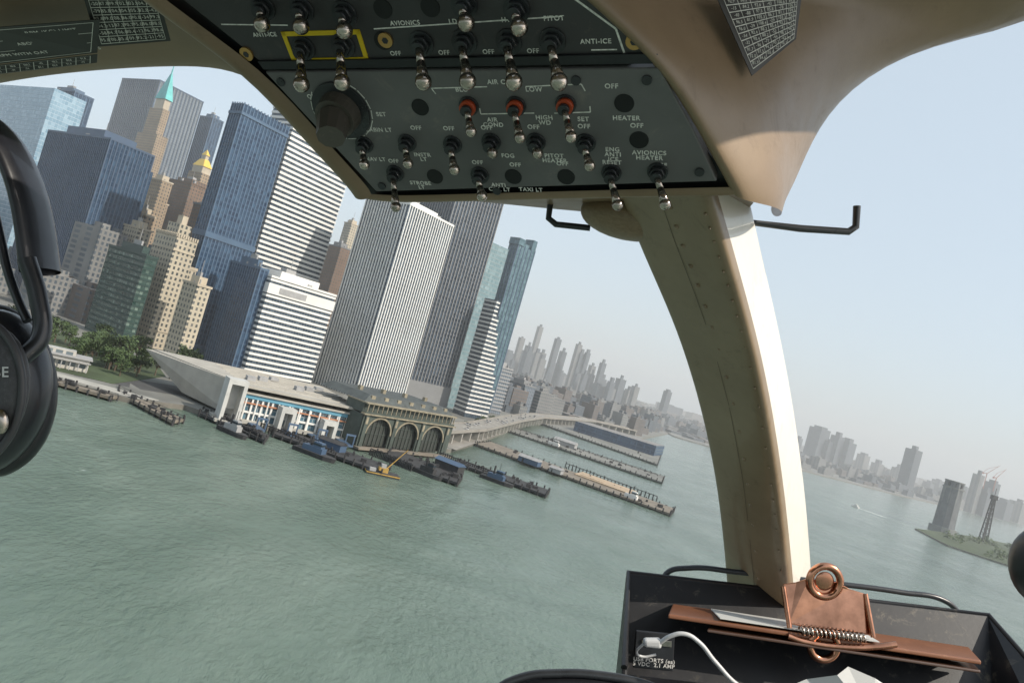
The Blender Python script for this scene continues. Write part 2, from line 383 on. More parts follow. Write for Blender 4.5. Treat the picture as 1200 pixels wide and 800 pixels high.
for i,(x,y,H) in enumerate([(1600,2400,165),(1640,2410,160)]):
    mb=MB(); mb.beam((0,0,90),(0,0,H-25),1.5,0,4); mb.beam((-14,0,H-25),(0,0,H-25),1.4,0,4); mb.beam((0,0,H-25),(35,0,H+12),1.2,0,4,.5); mb.beam((-14,0,H-25),(0,0,H-8),.6,0,4); mb.beam((0,0,H-8),(30,0,H+7),.5,0,4); mb.box(-15,-2,H-29,-10,2,H-24)
    mb.obj('tower_crane',[m_cr],(x,y,0),rad(20*i))

# ------------------------------------------------------------ ventilation tower on island point
m_vent=simple('weathered_limestone',(.13,.14,.15),.85,var=.25,scale=.12)
m_vtrim=simple('limestone_trim',(.18,.19,.19),.85,var=.2,scale=.12)
mb=MB()
def octo(r,k=.55): return [(r,-r*k),(r,r*k),(r*k,r),(-r*k,r),(-r,r*k),(-r,-r*k),(-r*k,-r),(r*k,-r)]
mb.prism(octo(12),0,61,0,octo(10.6)); mb.prism(octo(11.6),61,63,1); mb.prism(octo(10.2),63,70,0); mb.prism(octo(10.8),70,71.5,1); mb.prism(octo(15),0,8,1)
for i in range(8):
    a=(i+.5)*math.pi/4; mb.box(math.cos(a)*11-.9,math.sin(a)*11-.9,8,math.cos(a)*11+.9,math.sin(a)*11+.9,62,1)
for i in range(8):
    a=i*math.pi/4; mb.box(math.cos(a)*10-1.3,math.sin(a)*10-1.3,64,math.cos(a)*10+1.3,math.sin(a)*10+1.3,69,2)
mb.obj('ventilation_tower',[m_vent,m_vtrim,m_dark],(628,1000,0),rad(25))
mb=MB()
for sx,sy in ((-4,-4),(4,-4),(4,4),(-4,4)): mb.beam((sx,sy,0),(sx*.35,sy*.35,66),.9,0,4)
for k in range(9):
    z=4+k*7; s=4*(1-.65*z/66)
    mb.beam((-s,-s,z),(s,-s,z+6),.45,0,4); mb.beam((s,-s,z),(-s,-s,z+6),.45,0,4); mb.beam((-s,-s,z),(-s,s,z+6),.45,0,4)
    mb.box(-s,-s,z-.3,s,s,z+.3)
mb.box(-3.5,-3.5,62,3.5,3.5,68); mb.beam((0,0,68),(0,0,78),.4,0,4)
mb.obj('lattice_mast',[m_dark],(705,1030,0))

# ------------------------------------------------------------ trees
m_leaf,nt,b,_=new_mat('foliage')
co=objco(nt); wn=noise_n(nt,co,.9,3)
lk(nt,ramp(nt,wn,[(.3,(.025,.045,.015)),(.55,(.05,.085,.025)),(.8,(.09,.12,.035))]),b.inputs['Base Color']); b.inputs['Roughness'].default_value=.8
m_bark=simple('bark',(.10,.075,.05),.9,scale=3)
def tree_mesh(seed,n=420):
    rnd=random.Random(seed); mb=MB()
    mb.beam((0,0,0),(.2,.1,4),.35,1,7,.24)
    cl=[]
    for i in range(7):
        a=rnd.uniform(0,6.28); r=rnd.uniform(1.2,3); z=rnd.uniform(4.5,9)
        p=(math.cos(a)*r,math.sin(a)*r,z); mb.beam((.2,.1,3.6),p,.16,1,5,.05); cl.append((p,rnd.uniform(1.3,2.3)))
    for i in range(n):
        p,r=rnd.choice(cl); d=Vector((rnd.gauss(0,1),rnd.gauss(0,1),rnd.gauss(0,.8))).normalized()*r*rnd.uniform(.5,1.1)
        q=Vector(p)+d; u=Vector((rnd.gauss(0,1),rnd.gauss(0,1),rnd.gauss(0,1))).normalized(); v=u.orthogonal().normalized(); s=rnd.uniform(.25,.55)
        mb.quad([q-u*s-v*s*.6,q+u*s-v*s*.6,q+u*s*.7+v*s*.7,q-u*s*.7+v*s*.7],0)
    me=mb.obj('tree_tmp',[m_leaf,m_bark]); d=me.data; bpy.data.objects.remove(me); return d
tm=[tree_mesh(s) for s in (1,2,3)]
def tree(x,y,s,z=2.3):
    o=bpy.data.objects.new('tree',random.choice(tm)); scene.collection.objects.link(o)
    o.location=(x,y,z); o.scale=(s,s,s*random.uniform(.85,1.15)); o.rotation_euler=(0,0,random.uniform(0,6.28))
for i in range(64):
    t=random.random(); tree(-330+165*t+random.uniform(-10,10),352+75*t**2+random.uniform(-8,40),random.uniform(.9,1.6))
for i in range(22): tree(-190+random.uniform(-20,26),352+random.uniform(0,45),random.uniform(.8,1.3))
for i in range(9): tree(-26+i*3.2+random.uniform(-2,2),455+i*26,random.uniform(.6,.9))
mb=MB()
for i in range(520):
    x=random.uniform(530,1200); y=random.uniform(740,1230)
    if not inside(x,y,[(550,880),(530,800),(570,770),(640,740),(1280,1010),(1053,1200),(862,1160)]): continue
    if (x-628)**2+(y-1000)**2<400: continue
    s=random.uniform(.9,1.6)*3.4; z=random.uniform(3,8)
    for k in range(26):
        d=Vector((random.gauss(0,1),random.gauss(0,1),random.gauss(0,.8))).normalized()*s*random.uniform(.5,1.15); q=Vector((x,y,z))+d
        u=Vector((random.gauss(0,1),random.gauss(0,1),random.gauss(0,1))).normalized(); v=u.orthogonal().normalized(); r=1.3
        mb.quad([q-u*r-v*r*.6,q+u*r-v*r*.6,q+u*r*.7+v*r*.7,q-u*r*.7+v*r*.7],0)
mb.obj('distant_trees',[m_leaf])

# ------------------------------------------------------------ low waterfront buildings on the left
f_low=F('low_block_wall',(.10,.13,.15),(.2,.22,.22),(.42,.40,.36),4,4,.7,.5,.3,roof=(.38,.38,.36))
mb=MB(); mb.box(0,0,2.2,28,9,8,0); mb.box(-1,-1,8,29,10,8.6,1); mb.box(6,2,8.6,22,8,10.5,0); 
for i in range(9): mb.box(i*3.4,-2.2,2.2,i*3.4+.4,-1.8,6.6,1)
mb.box(-.5,-2.6,6.6,28.5,-.9,6.95,1)
mb.obj('waterfront_pavilion',[f_low,w_stone],(-205,322,0),rad(32))
mb=MB(); mb.box(0,0,2.2,34,12,7,0); mb.box(-.6,-.6,7,34.6,12.6,7.5,1); mb.box(4,3,7.5,12,9,9,0)
mb.obj('waterfront_pavilion',[f_low,w_white],(-262,330,0),rad(15))

# ------------------------------------------------------------ piers and docks
def pier(name,poly,z,mt,piles=True,rail=False):
    mb=MB(); mb.prism(poly,z-1.1,z,0)
    n=len(poly)
    for i in range(n):
        a=Vector(poly[i]); b2=Vector(poly[(i+1)%n]); L=(b2-a).length; d=(b2-a)/max(L,.1)
        k=0
        while k<L and piles:
            q=a+d*k; mb.beam((q.x,q.y,-3),(q.x,q.y,z+random.uniform(.3,1.8)),.4,1,6); k+=4.5
        if rail: mb.beam((a.x,a.y,z+1),(b2.x,b2.y,z+1),.09,1,4)
    a=Vector(poly[0]); b2=Vector(poly[1]); c=Vector(poly[2]); d=Vector(poly[3])
    for i in range(14):
        u=random.uniform(.05,.95); v=random.uniform(.15,.85)
        p=(a*(1-v)+b2*v)*(1-u)+(d*(1-v)+c*v)*u; s=random.uniform(.5,1.4)
        mb.box(p.x-s,p.y-s*.6,z,p.x+s,p.y+s*.6,z+random.uniform(.6,2),1)
    return mb.obj(name,[mt,m_dark])
m_pierd=simple('pier_timber',(.18,.155,.125),.9,var=.35,scale=.3)
pier('long_pier',[(-5,494),(5,530),(124,455),(115,428)],1.8,m_pierd)
mb=MB(); mb.prism([(62,478),(70,501),(104,480),(96,458)],1.85,2.6,0); mb.prism([(66,480),(70,494),(84,486),(80,472)],2.6,2.9,0); mb.obj('pier_platform',[simple('pale_planks',(.38,.29,.20),.9,var=.2,scale=.5)])
pier('long_pier',[(18,655),(28,702),(160,646),(146,592)],1.8,m_land)
pier('long_pier',[(57,863),(98,1150),(221,938),(176,751)],2.0,m_land)
tower('pier_warehouse',100,890,100,60,14,-22,[f_dkb,w_slate,m_roofeq],crown=False)
pier('timber_dock',[(-11,390),(-9,405),(40,386),(37,368)],1.9,m_dark)
pier('timber_dock',[(-42,346),(-43,378),(-5,352),(-6,332)],1.9,m_dark)
pier('timber_dock',[(-89,324),(-93,342),(-36,326),(-37,308)],1.9,m_dark)
pier('timber_dock',[(-155,316),(-160,326),(-118,299),(-118,289)],2.0,m_pierd,rail=True)
pier('timber_dock',[(-122,323),(-125,335),(-89,318),(-86,304)],1.9,m_dark)
pier('timber_dock',[(-235,298),(-235,303),(-150,307),(-150,301)],2.0,m_pierd,rail=True)
mb=MB()
for (x0,y0),(x1,y1) in (((-110,322),(-88,306)),((-98,334),(-60,318)),((-50,350),(-28,338)),((-20,400),(10,386)),((20,690),(150,630)),((60,520),(118,480))):
    n=26
    for i in range(n):
        t=i/(n-1); mb.beam((x0+(x1-x0)*t,y0+(y1-y0)*t,-2),(x0+(x1-x0)*t,y0+(y1-y0)*t,random.uniform(2.5,4.2)),.38,0,6)
    mb.beam((x0,y0,3),(x1,y1,3),.3,0,4)
mb.obj('dock_pilings',[m_dark])
def shed(name,X,Y,a,b,h,th,mt,rt):
    mb=MB(); mb.box(0,0,1.8,a,b,h,0); e=.5
    v=[(-e,-e,h),(a+e,-e,h),(a+e,b+e,h),(-e,b+e,h),(-e,b/2,h+b*.25),(a+e,b/2,h+b*.25)]
    k=len(mb.v); mb.v+=v; mb.f+=[(k,k+1,k+5,k+4),(k+2,k+3,k+4,k+5),(k+1,k+2,k+5),(k+3,k,k+4),(k,k+3,k+2,k+1)]; mb.m+=[1]*5
    mb.box(a*.2,-.05,1.8,a*.3,.0,h-.8,2)
    mb.obj(name,[mt,rt,m_dark],(X,Y,0),rad(th))
shed('pier_shed',24,470,14,6,5,-28,w_slate,m_roofeq)
shed('pier_shed',44,462,8,5,4.4,-28,w_stone,m_roofeq)
shed('pier_shed',-20,360,14,6,5.5,-30,m_dark,w_slate)
shed('pier_shed',-70,327,12,5,5,-22,w_slate,m_dark)
shed('pier_shed',60,660,20,8,6,-24,w_stone,m_roofeq)
m_org=simple('faded_yellow_paint',(.40,.25,.06),.65,var=.3,scale=.5)
mb=MB(); mb.box(-7,-3,-.5,7,3,1.3,0); mb.box(-2,-1.4,1.3,2,1.4,3.2,1); mb.box(-1.2,-1.2,3.2,.8,1.2,4.6,2)
mb.beam((1,0,2.5),(8,0,12.5),.3,1,4,.18); mb.beam((0,0,4.6),(8,0,12.5),.08,0,4); mb.box(-6,-2.4,1.3,-3.4,-.5,2.6,2)
mb.box(-7.2,-3.2,.6,7.2,3.2,1.0,1)
mb.obj('crane_barge',[m_dark,m_org,w_stone],(-37,311,0),rad(20))
def hull(mb,L,B,zh,mi):
    mb.prism([(-L/2,-B*.42),(L*.3,-B*.45),(L*.46,-B*.2),(L*.5,0),(L*.46,B*.2),(L*.3,B*.45),(-L/2,B*.42)],-.5,zh,mi,[(-L/2,-B/2),(L*.3,-B/2),(L*.48,-B*.25),(L*.54,0),(L*.48,B*.25),(L*.3,B/2),(-L/2,B/2)])
m_win=simple('wheelhouse_glass',(.03,.04,.05),.2)
def workboat(name,X,Y,th,L,cab_m):
    mb=MB(); B=L*.28; hull(mb,L,B,1.8,0); mb.box(-L*.3,-B*.3,1.8,L*.2,B*.3,4,1); mb.box(-L*.05,-B*.25,4,L*.15,B*.25,6.2,1)
    mb.box(-L*.06,-B*.26,4.8,L*.16,B*.26,5.6,2); mb.beam((-L*.15,0,4),(-L*.15,0,8),.5,0,8); mb.beam((0,0,6.2),(0,0,10),.12,0,4)
    mb.obj(name,[m_dark,cab_m,m_win],(X,Y,0),rad(th))
workboat('tugboat',-66,310,-22,20,w_slate); workboat('tugboat',-100,306,-30,16,w_stone); workboat('tugboat',12,374,-25,18,w_slate)
workboat('tugboat',-20,338,-30,15,m_dark); workboat('work_boat',95,445,-32,16,w_white); workboat('work_boat',60,640,-24,20,w_white); workboat('work_boat',-178,299,5,14,w_white)
mb=MB(); mb.prism([(-5,-1.6),(4,-1.6),(7,0),(4,1.6),(-5,1.6)],-.3,1.4,0); mb.box(-3,-1.2,1.4,2,1.2,3.4,0); mb.box(-1,-.8,3.4,1,.8,4.4,0)
mb.obj('motor_boat',[w_white],(514,1014,0),rad(120))
mk=simple('foam_wake',(.6,.63,.6),.8)
mb=MB(); mb.prism([(-6,-1.2),(-6,1.2),(-45,4.5),(-40,0),(-45,-4.5)],.02,.05,0); mb.obj('boat_wake',[mk],(514,1014,0),rad(120))

# ------------------------------------------------------------ ferry terminal
ft=bpy.data.objects.new('ferry_terminal',None); scene.collection.objects.link(ft); ft.location=(-116,325,0); ft.rotation_euler=(0,0,rad(35))
m_fglass=F('terminal_glass',(.05,.11,.15),(.16,.27,.33),(.30,.34,.36),2.2,3,.88,.85,.12,roof=(.38,.37,.34))
m_fblue=simple('blue_fascia',(.10,.27,.37),.5); m_forg=simple('orange_fascia',(.38,.17,.09),.6)
m_froof=simple('terminal_roof',(.36,.34,.30),.7,var=.14,scale=.12)
def part(name,fn,mats,par):
    mb=MB(); fn(mb); return mb.obj(name,mats,parent=par)
part('hall',lambda mb:(mb.box(10,0,3,64,13,14,0),mb.box(9,13,2.2,66,44,17,0)),[m_fglass],ft)
part('fascia',lambda mb:(mb.box(9,-1.4,12.6,65,-.1,14.4,0),mb.box(9,-1.5,10.2,65,-.1,10.8,1),mb.box(9,-1.0,6.0,65,-.1,6.8,2),[mb.box(9+i*4.6,-1.1,3,9.8+i*4.6,-.12,12.5,2) for i in range(13)]),[m_fblue,m_forg,w_white],ft)
part('roof',lambda mb:(mb.prism([(8,-3),(67,-3),(68,60),(-20,60)],17.2,18.3,0),mb.box(8,-2.2,14.5,66,12.8,15.3,0),[mb.box(8,4+i*7,18.3,66,4.5+i*7,18.75,0) for i in range(8)]),[m_froof],ft)
part('roof_units',lambda mb:[mb.box(14+i*8,16+(i%3)*8,18.3,18+i*8,20+(i%3)*8,20.2,0) for i in range(6)],[m_roofeq],ft)
def wedge(mb):
    k=len(mb.v)
    mb.v+=[(-24,60,17.6),(8,-2,18),(8,-2,3),(-8,34,4),(-20,62,17.6),(9,46,18),(9,46,3),(-6,50,4)]
    mb.f+=[(k,k+1,k+2,k+3),(k+4,k+7,k+6,k+5),(k,k+4,k+5,k+1),(k,k+3,k+7,k+4),(k+3,k+2,k+6,k+7)]; mb.m+=[0]*5
part('canopy',wedge,[m_froof],ft)
def portals(mb):
    for s,wd,z in ((0,8.5,18),(26,7,10),(47,7,8)):
        mb.box(s,-7,0,s+1.6,1,z,0); mb.box(s+wd-1.6,-7,0,s+wd,1,z,0); mb.box(s,-7,z,s+wd,1,z+2.2,0); mb.box(s+1.6,-1,6.5,s+wd-1.6,1,z,0)
part('slip_portals',portals,[simple('portal_concrete',(.46,.46,.44),.75,var=.15,scale=.2)],ft)
part('columns',lambda mb:[mb.beam((11+i*5,-1.2,0),(11+i*5,-1.2,12.6),.4,0,8) for i in range(11)],[w_white],ft)
part('deck',lambda mb:(mb.box(-2,-3,1.4,66,2,3,0),mb.box(-2,-9,1.2,10,-3,2.2,0)),[m_conc],ft)
part('ramps',lambda mb:[(mb.prism([(14+i*14,-16),(18+i*14,-16),(18+i*14,-2),(14+i*14,-2)],1.6,2.4,0),mb.beam((14+i*14,-15,2),(14+i*14,-15,7),.35,0,6),mb.beam((18+i*14,-15,2),(18+i*14,-15,7),.35,0,6),mb.box(13.6+i*14,-15.3,6.6,18.4+i*14,-14.7,7.4,0)) for i in range(4)],[w_slate],ft)

# ------------------------------------------------------------ beaux arts maritime building
mt=bpy.data.objects.new('maritime_terminal_building',None); scene.collection.objects.link(mt); mt.location=(-58,352,0); mt.rotation_euler=(0,0,rad(53))
m_mg=simple('painted_green_iron',(.055,.070,.060),.7,var=.3,scale=.25); m_mc=simple('cream_trim',(.24,.21,.15),.7,var=.3,scale=.4)
m_mr=simple('slate_roof',(.06,.07,.07),.8,var=.3,scale=.3)
W=66
def archwall(mb):
    ar=[(4,20),(24,40),(44,60)]; zb,zt=2,17.5; sp=8.5
    prev=0
    for a0,a1 in ar:
        mb.box(prev,-.4,zb,a0,.6,zt,0)
        r=(a1-a0)/2; c=(a0+a1)/2; N=18
        for i in range(N):
            t0=math.pi*(1-i/N); t1=math.pi*(1-(i+1)/N)
            x0=c+r*math.cos(t0); x1=c+r*math.cos(t1); z0=sp+r*.95*math.sin(t0); z1=sp+r*.95*math.sin(t1)
            k=len(mb.v); mb.v+=[(x0,-.4,z0),(x1,-.4,z1),(x1,-.4,zt),(x0,-.4,zt),(x0,.6,z0),(x1,.6,z1),(x1,.6,zt),(x0,.6,zt)]
            mb.f+=[(k,k+1,k+2,k+3),(k,k+4,k+5,k+1),(k+4,k+7,k+6,k+5)]; mb.m+=[0]*3
            R2=r+.8
            X0=c+R2*math.cos(t0); X1=c+R2*math.cos(t1); Z0=sp+R2*.95*math.sin(t0); Z1=sp+R2*.95*math.sin(t1)
            k=len(mb.v); mb.v+=[(x0,-.8,z0),(x1,-.8,z1),(X1,-.8,Z1),(X0,-.8,Z0),(x0,-.41,z0),(x1,-.41,z1),(X1,-.41,Z1),(X0,-.41,Z0)]
            mb.f+=[(k,k+1,k+2,k+3),(k+3,k+2,k+6,k+7),(k,k+4,k+5,k+1)]; mb.m+=[1]*3
        prev=a1
    mb.box(prev,-.4,zb,W,.6,zt,0)
part('arched_facade',archwall,[m_mg,m_mc],mt)
part('piers_and_cornice',lambda mb:([mb.box(x-1.1,-1.3,2,x+1.1,-.42,17.4,0) for x in (2,22,42,62)],[mb.box(x-.7,-1.45,13,x+.7,-1.32,16.4,1) for x in (2,22,42,62)],mb.box(-1,-1.6,17.4,W+1,1.2,18.0,1),mb.box(-.6,-1.0,22.6,W+.6,14,23.2,1)),[m_mg,m_mc],mt)
part('upper_gallery',lambda mb:(mb.box(0,1.5,18.0,W,14,22.6,0),[mb.box(1+i*3.2,-.7,18.0,1.4+i*3.2,-.3,22.6,1) for i in range(21)],mb.box(0,-.8,18.0,W,-.5,18.9,0)),[m_mg,m_mc],mt)
part('hall',lambda mb:(mb.box(.5,6,2,W-.5,38,17.3,0),mb.box(.0,-.3,2,.5,38,17.3,0),mb.box(W-.5,.6,2,W,38,17.3,0)),[m_mg],mt)
def arch_inner(mb):
    for a0,a1 in ((4,20),(24,40),(44,60)):
        for i in range(1,6): mb.box(a0+i*16/6-.12,1.4,2,a0+i*16/6+.12,1.8,16,0)
        for z in (8,12): mb.box(a0,1.45,z,a1,1.75,z+.25,0)
        mb.box(a0,1.9,2,a1,2.2,16.5,1)
part('arch_windows',arch_inner,[m_mg,simple('dark_glazing',(.05,.055,.05),.3)],mt)
part('roof',lambda mb:(mb.pyr(0,2,W,36,23.2,26.5,0,.86),[mb.box(5+i*9,3,24,7.5+i*9,6,26.2,1) for i in range(7)],[mb.box(8+i*16,16,26.4,10+i*16,18,28.6,1) for i in range(4)]),[m_mr,m_mc],mt)
part('slip_deck',lambda mb:mb.box(-1,-4,1,W+1,.0,2,0),[m_pierd],mt)

# =====================================================================  AIRCRAFT CABIN (mm in aircraft axes)
def ac_root(name):
    e=bpy.data.objects.new(name,None); scene.collection.objects.link(e); e.empty_display_size=.05; e.matrix_world=AC; return e
def mmv(p): return tuple(c*.001 for c in p)
def child(me_name,verts,faces,mt,par,sub=0,smooth=True,solid=0,bevel=0,midx=None):
    me=bpy.data.meshes.new(me_name); me.from_pydata([mmv(v) for v in verts],[],faces); me.update()
    for m_ in (mt if isinstance(mt,list) else [mt]): me.materials.append(m_)
    if midx: me.polygons.foreach_set('material_index',midx)
    if smooth: me.polygons.foreach_set('use_smooth',[True]*len(me.polygons))
    o=bpy.data.objects.new(me_name,me); scene.collection.objects.link(o); o.parent=par
    if solid:
        s=o.modifiers.new('s','SOLIDIFY'); s.thickness=solid*.001; s.offset=0
    if bevel:
        s=o.modifiers.new('b','BEVEL'); s.width=bevel*.001; s.segments=3; s.limit_method='ANGLE'
    if sub:
        s=o.modifiers.new('ss','SUBSURF'); s.levels=sub; s.render_levels=sub
    return o
def loft(name,rails,mt,par,sub=2,closed=False,solid=0,rmat=None):
    n=len(rails[0]); v=[p for r in rails for p in r]; f=[]; R=len(rails); mi=[]
    for i in range(R if closed else R-1):
        j=(i+1)%R
        for k in range(n-1): f.append((i*n+k,j*n+k,j*n+k+1,i*n+k+1)); mi.append(rmat[i] if rmat else 0)
    return child(name,v,f,mt,par,sub,True,solid,midx=mi)
def tube(name,pts,r,mt,par,cyc=False,kind='BEZIER',flat=None):
    cu=bpy.data.curves.new(name,'CURVE'); cu.dimensions='3D'; cu.bevel_depth=r*.001; cu.bevel_resolution=4; cu.resolution_u=10; cu.use_fill_caps=True
    if kind=='BEZIER':
        sp=cu.splines.new('BEZIER'); sp.bezier_points.add(len(pts)-1)
        for bp,p in zip(sp.bezier_points,pts): bp.co=mmv(p); bp.handle_left_type=bp.handle_right_type='AUTO'
    else:
        sp=cu.splines.new('POLY'); sp.points.add(len(pts)-1)
        for bp,p in zip(sp.points,pts): bp.co=(*mmv(p),1)
    sp.use_cyclic_u=cyc; cu.materials.append(mt)
    o=bpy.data.objects.new(name,cu); scene.collection.objects.link(o); o.parent=par; return o
def ell(name,c,r,mt,par,rot=(0,0,0),seg=32):
    import bmesh
    bm=bmesh.new(); bmesh.ops.create_uvsphere(bm,u_segments=seg,v_segments=seg//2,radius=1)
    me=bpy.data.meshes.new(name); bm.to_mesh(me); bm.free(); me.materials.append(mt)
    me.polygons.foreach_set('use_smooth',[True]*len(me.polygons))
    o=bpy.data.objects.new(name,me); scene.collection.objects.link(o); o.parent=par
    o.location=mmv(c); o.scale=mmv(r); o.rotation_euler=rot; return o

def paint(name,c0,c1,gr,gamt,bm_,bd,coat=0,gs=30):
    m,nt,b,_=new_mat(name)
    co=objco(nt); nz=noise_n(nt,co,9,6,.65); grime=noise_n(nt,co,gs,7,.75,.5)
    t=ramp(nt,nz,[(.3,c0),(.7,c1)])
    t=mixc(nt,math_n(nt,'MULTIPLY',ramp(nt,grime,[(.56,0.0),(.72,1.0)]),gamt),t,gr)
    lk(nt,t,b.inputs['Base Color']); b.inputs['Coat Weight'].default_value=coat
    lk(nt,math_n(nt,'ADD',math_n(nt,'MULTIPLY',grime,.35),.2),b.inputs['Roughness'])
    bump(nt,b,noise_n(nt,co,bm_,3,.6),.15,bd); return m
m_trim=paint('beige_headliner',(.20,.135,.080),(.285,.20,.125),(.10,.065,.04),.4,900,.0006)
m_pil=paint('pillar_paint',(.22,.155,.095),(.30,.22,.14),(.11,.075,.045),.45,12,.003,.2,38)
m_pilw=paint('pillar_white_sunlit',(.70,.66,.58),(.78,.74,.66),(.40,.33,.24),.3,12,.002,.3,34)  # whiter strip of the post, with sunlit brightness added to its colour
def worn(name,col,wearc,rough,amt=.6,sc=45):
    m,nt,b,_=new_mat(name); co=objco(nt)
    s1=noise_n(nt,co,sc,9,.75,.6); s2=noise_n(nt,co,sc*.25,4,.6)
    mk_=math_n(nt,'MULTIPLY',ramp(nt,s1,[(.56,0.0),(.66,1.0)]),ramp(nt,s2,[(.42,0.0),(.65,1.0)]))
    base=ramp(nt,s2,[(.3,tuple(c*.75 for c in col)),(.7,tuple(c*1.25 for c in col))])
    lk(nt,mixc(nt,math_n(nt,'MULTIPLY',mk_,amt),base,wearc),b.inputs['Base Color'])
    lk(nt,math_n(nt,'ADD',math_n(nt,'MULTIPLY',s1,.3),rough-.15),b.inputs['Roughness'])
    bump(nt,b,s1,.25,.0006); return m
m_pan=worn('panel_gray',(.135,.130,.132),(.27,.24,.21),.45,.5,40)
m_panb=worn('panel_black',(.048,.045,.048),(.17,.14,.11),.42,.6,40)
m_blk=simple('black_plastic',(.014,.015,.018),.4,var=.3,scale=30,bmp=.1,bdist=.0005)
m_blk2=simple('black_metal',(.03,.032,.036),.3,var=.25,scale=40)
m_chr=simple('chrome',(.46,.40,.35),.2,metal=1,var=.3,scale=90)
m_hole=simple('black_hole',(.004,.004,.005),.6)
m_red=simple('red_ring',(.50,.07,.02),.45); m_yel=simple('yellow_guard',(.75,.52,.01),.5)
m_txt=simple('white_legend',(.76,.74,.70),.7,var=.3,scale=300); m_amb=simple('brass_screw',(.55,.33,.12),.35,metal=.8)
m_knob=worn('gray_knob',(.075,.065,.055),(.25,.2,.16),.45,.6,60)

# ---- overhead panel frame
TL=Vector((-166.1,500,185.7)); E1=Vector((.9478,-.3023,-.1013)); E2=Vector((.1585,.7225,-.673)); NN=Vector((.2766,.6218,.7327))
def P(s,t,l=0): return tuple(TL+E1*s+E2*t-NN*l)
PR=Matrix((E1,-E2,-NN)).transposed()
pan=ac_root('overhead_switch_panel')
def plate(name,poly,l0,l1,mt,bev=1.0):
    n=len(poly); v=[P(s,t,l0) for s,t in poly]+[P(s,t,l1) for s,t in poly]
    f=[tuple(range(n,2*n)),tuple(reversed(range(n)))]+[(i,(i+1)%n,n+(i+1)%n,n+i) for i in range(n)]
    return child(name,v,f,mt,pan,0,False,0,bev)
plate('upper_plate',[(-100,-112),(150,-112),(226,-36),(262,-5),(-2,-3)],-6,1,m_panb)
plate('lower_plate',[(0,2),(264,2),(283,40),(299,78),(53,98)],-6,4,m_pan,1.2)
plate('divider',[(-3,-5),(263,-6),(265,0),(-1,1)],0,3,m_blk,.5)
plate('backing',[(-115,-130),(150,-130),(312,88),(46,110)],-12,-3,m_blk,0)
def cyl(mb,s,t,l0,l1,r,mi=0,n=20,r2=None,ds=0,dt=0):
    mb.beam(P(s,t,l0),P(s+ds,t+dt,l1),r,mi,n,r2)
def pmesh(name,mb,mats,smooth=True,par=None):
    me=bpy.data.meshes.new(name); me.from_pydata([mmv(v) for v in mb.v],[],mb.f); me.update()
    for m_ in mats: me.materials.append(m_)
    me.polygons.foreach_set('material_index',mb.m)
    o=bpy.data.objects.new(name,me); scene.collection.objects.link(o); o.parent=par or pan
    if smooth:
        me.polygons.foreach_set('use_smooth',[len(p.vertices)==4 for p in me.polygons])
    return o
def ball(mb,c,r,mi=0):
    c=Vector(c); k=len(mb.v); U,V=14,8
    for j in range(V+1):
        a=math.pi*j/V
        for i in range(U):
            t=2*math.pi*i/U; mb.v.append(tuple(c+Vector((math.sin(a)*math.cos(t),math.sin(a)*math.sin(t),math.cos(a)))*r))
    for j in range(V):
        for i in range(U): mb.f.append((k+j*U+i,k+j*U+(i+1)%U,k+(j+1)*U+(i+1)%U,k+(j+1)*U+i)); mb.m.append(mi)
hl=MB()
for s,t in [(108.4,27.5),(243,24),(251,49),(105,82),(164,79.7),(201.4,78.3)]: cyl(hl,s,t,3.9,4.4,6.0,0,24)
for s,t in [(100,-36),(131,-36),(94,-16.4),(205,-62),(120,-62)]: cyl(hl,s,t,.9,1.5,6.0,0,24)
pmesh('blank_holes',hl,[m_hole],False)
sc=MB()
for s,t in [(-10,-9.8),(250,-12.8),(96,-17),(130,-50)]: cyl(sc,s,t,.8,2.4,4.8,0,20); cyl(sc,s,t,2.4,2.6,2.2,1,6)
for s,t in [(10,9),(257,9),(288,71),(60,92),(150,92),(215,9)]: cyl(sc,s,t,3.8,5.2,3.0,1,16)
pmesh('panel_screws',sc,[m_amb,m_blk2],False)
def toggle(i,s,t,L,big,ring=None,base=4):
    mb=MB()
    ds=.34*L; dt=.30*L
    cyl(mb,s,t,base-.2,base+1.4,8.0 if big else 6.6,1,24)
    cyl(mb,s,t,base+1.4,base+5,6.2 if big else 5.2,1 if ring is None else 2,6 if ring is None else 24)
    cyl(mb,s,t,base+5,base+8,4.2 if big else 3.6,1,16)
    e=Vector(P(s+ds,t+dt,base+L)); b0=Vector(P(s,t,base+5)); m=b0.lerp(e,.45)
    mb.beam(b0,m,2.4 if big else 2.0,0,16,2.6 if big else 2.1); mb.beam(m,e,2.6 if big else 2.1,0,16,4.2 if big else 3.1)
    ball(mb,e,5.2 if big else 3.7,0)
    pmesh('toggle_%d'%i,mb,[m_chr,m_blk2,ring or m_blk2])
i=0
for s,t in [(35.5,-13.1),(64.9,-14.2),(119.6,-14.2),(147.9,-14.6),(176,-14),(202.6,-13.9)]:
    toggle(i,s,t,30,True,None,1); i+=1
for s,t in [(17.4,-39.8),(44.6,-37.7),(73.4,-34.1),(152.7,-36.5),(183.9,-33)]:
    toggle(i,s,t,14,True,None,1); i+=1
for s,t in [(10,-62),(40,-62),(75,-60),(150,-62)]:
    toggle(i,s,t,14,True,None,1); i+=1
TG=[(143.1,26.1,20,1),(174.8,26,24,1),(207.1,24.7,24,1),(57.5,56.5,17,0),(91.4,54.4,17,0),(125.1,55,20,0),(153.3,52.4,9,0),(184.2,51.7,9,0),(217.1,51.7,17,0),(74.5,80,28,0),(139.9,79,17,0),(232.3,73.7,24,0),(262.1,71.6,24,0)]
for s,t,L,rg in TG:
    toggle(i,s,t,L,False,m_red if rg else None,4); i+=1
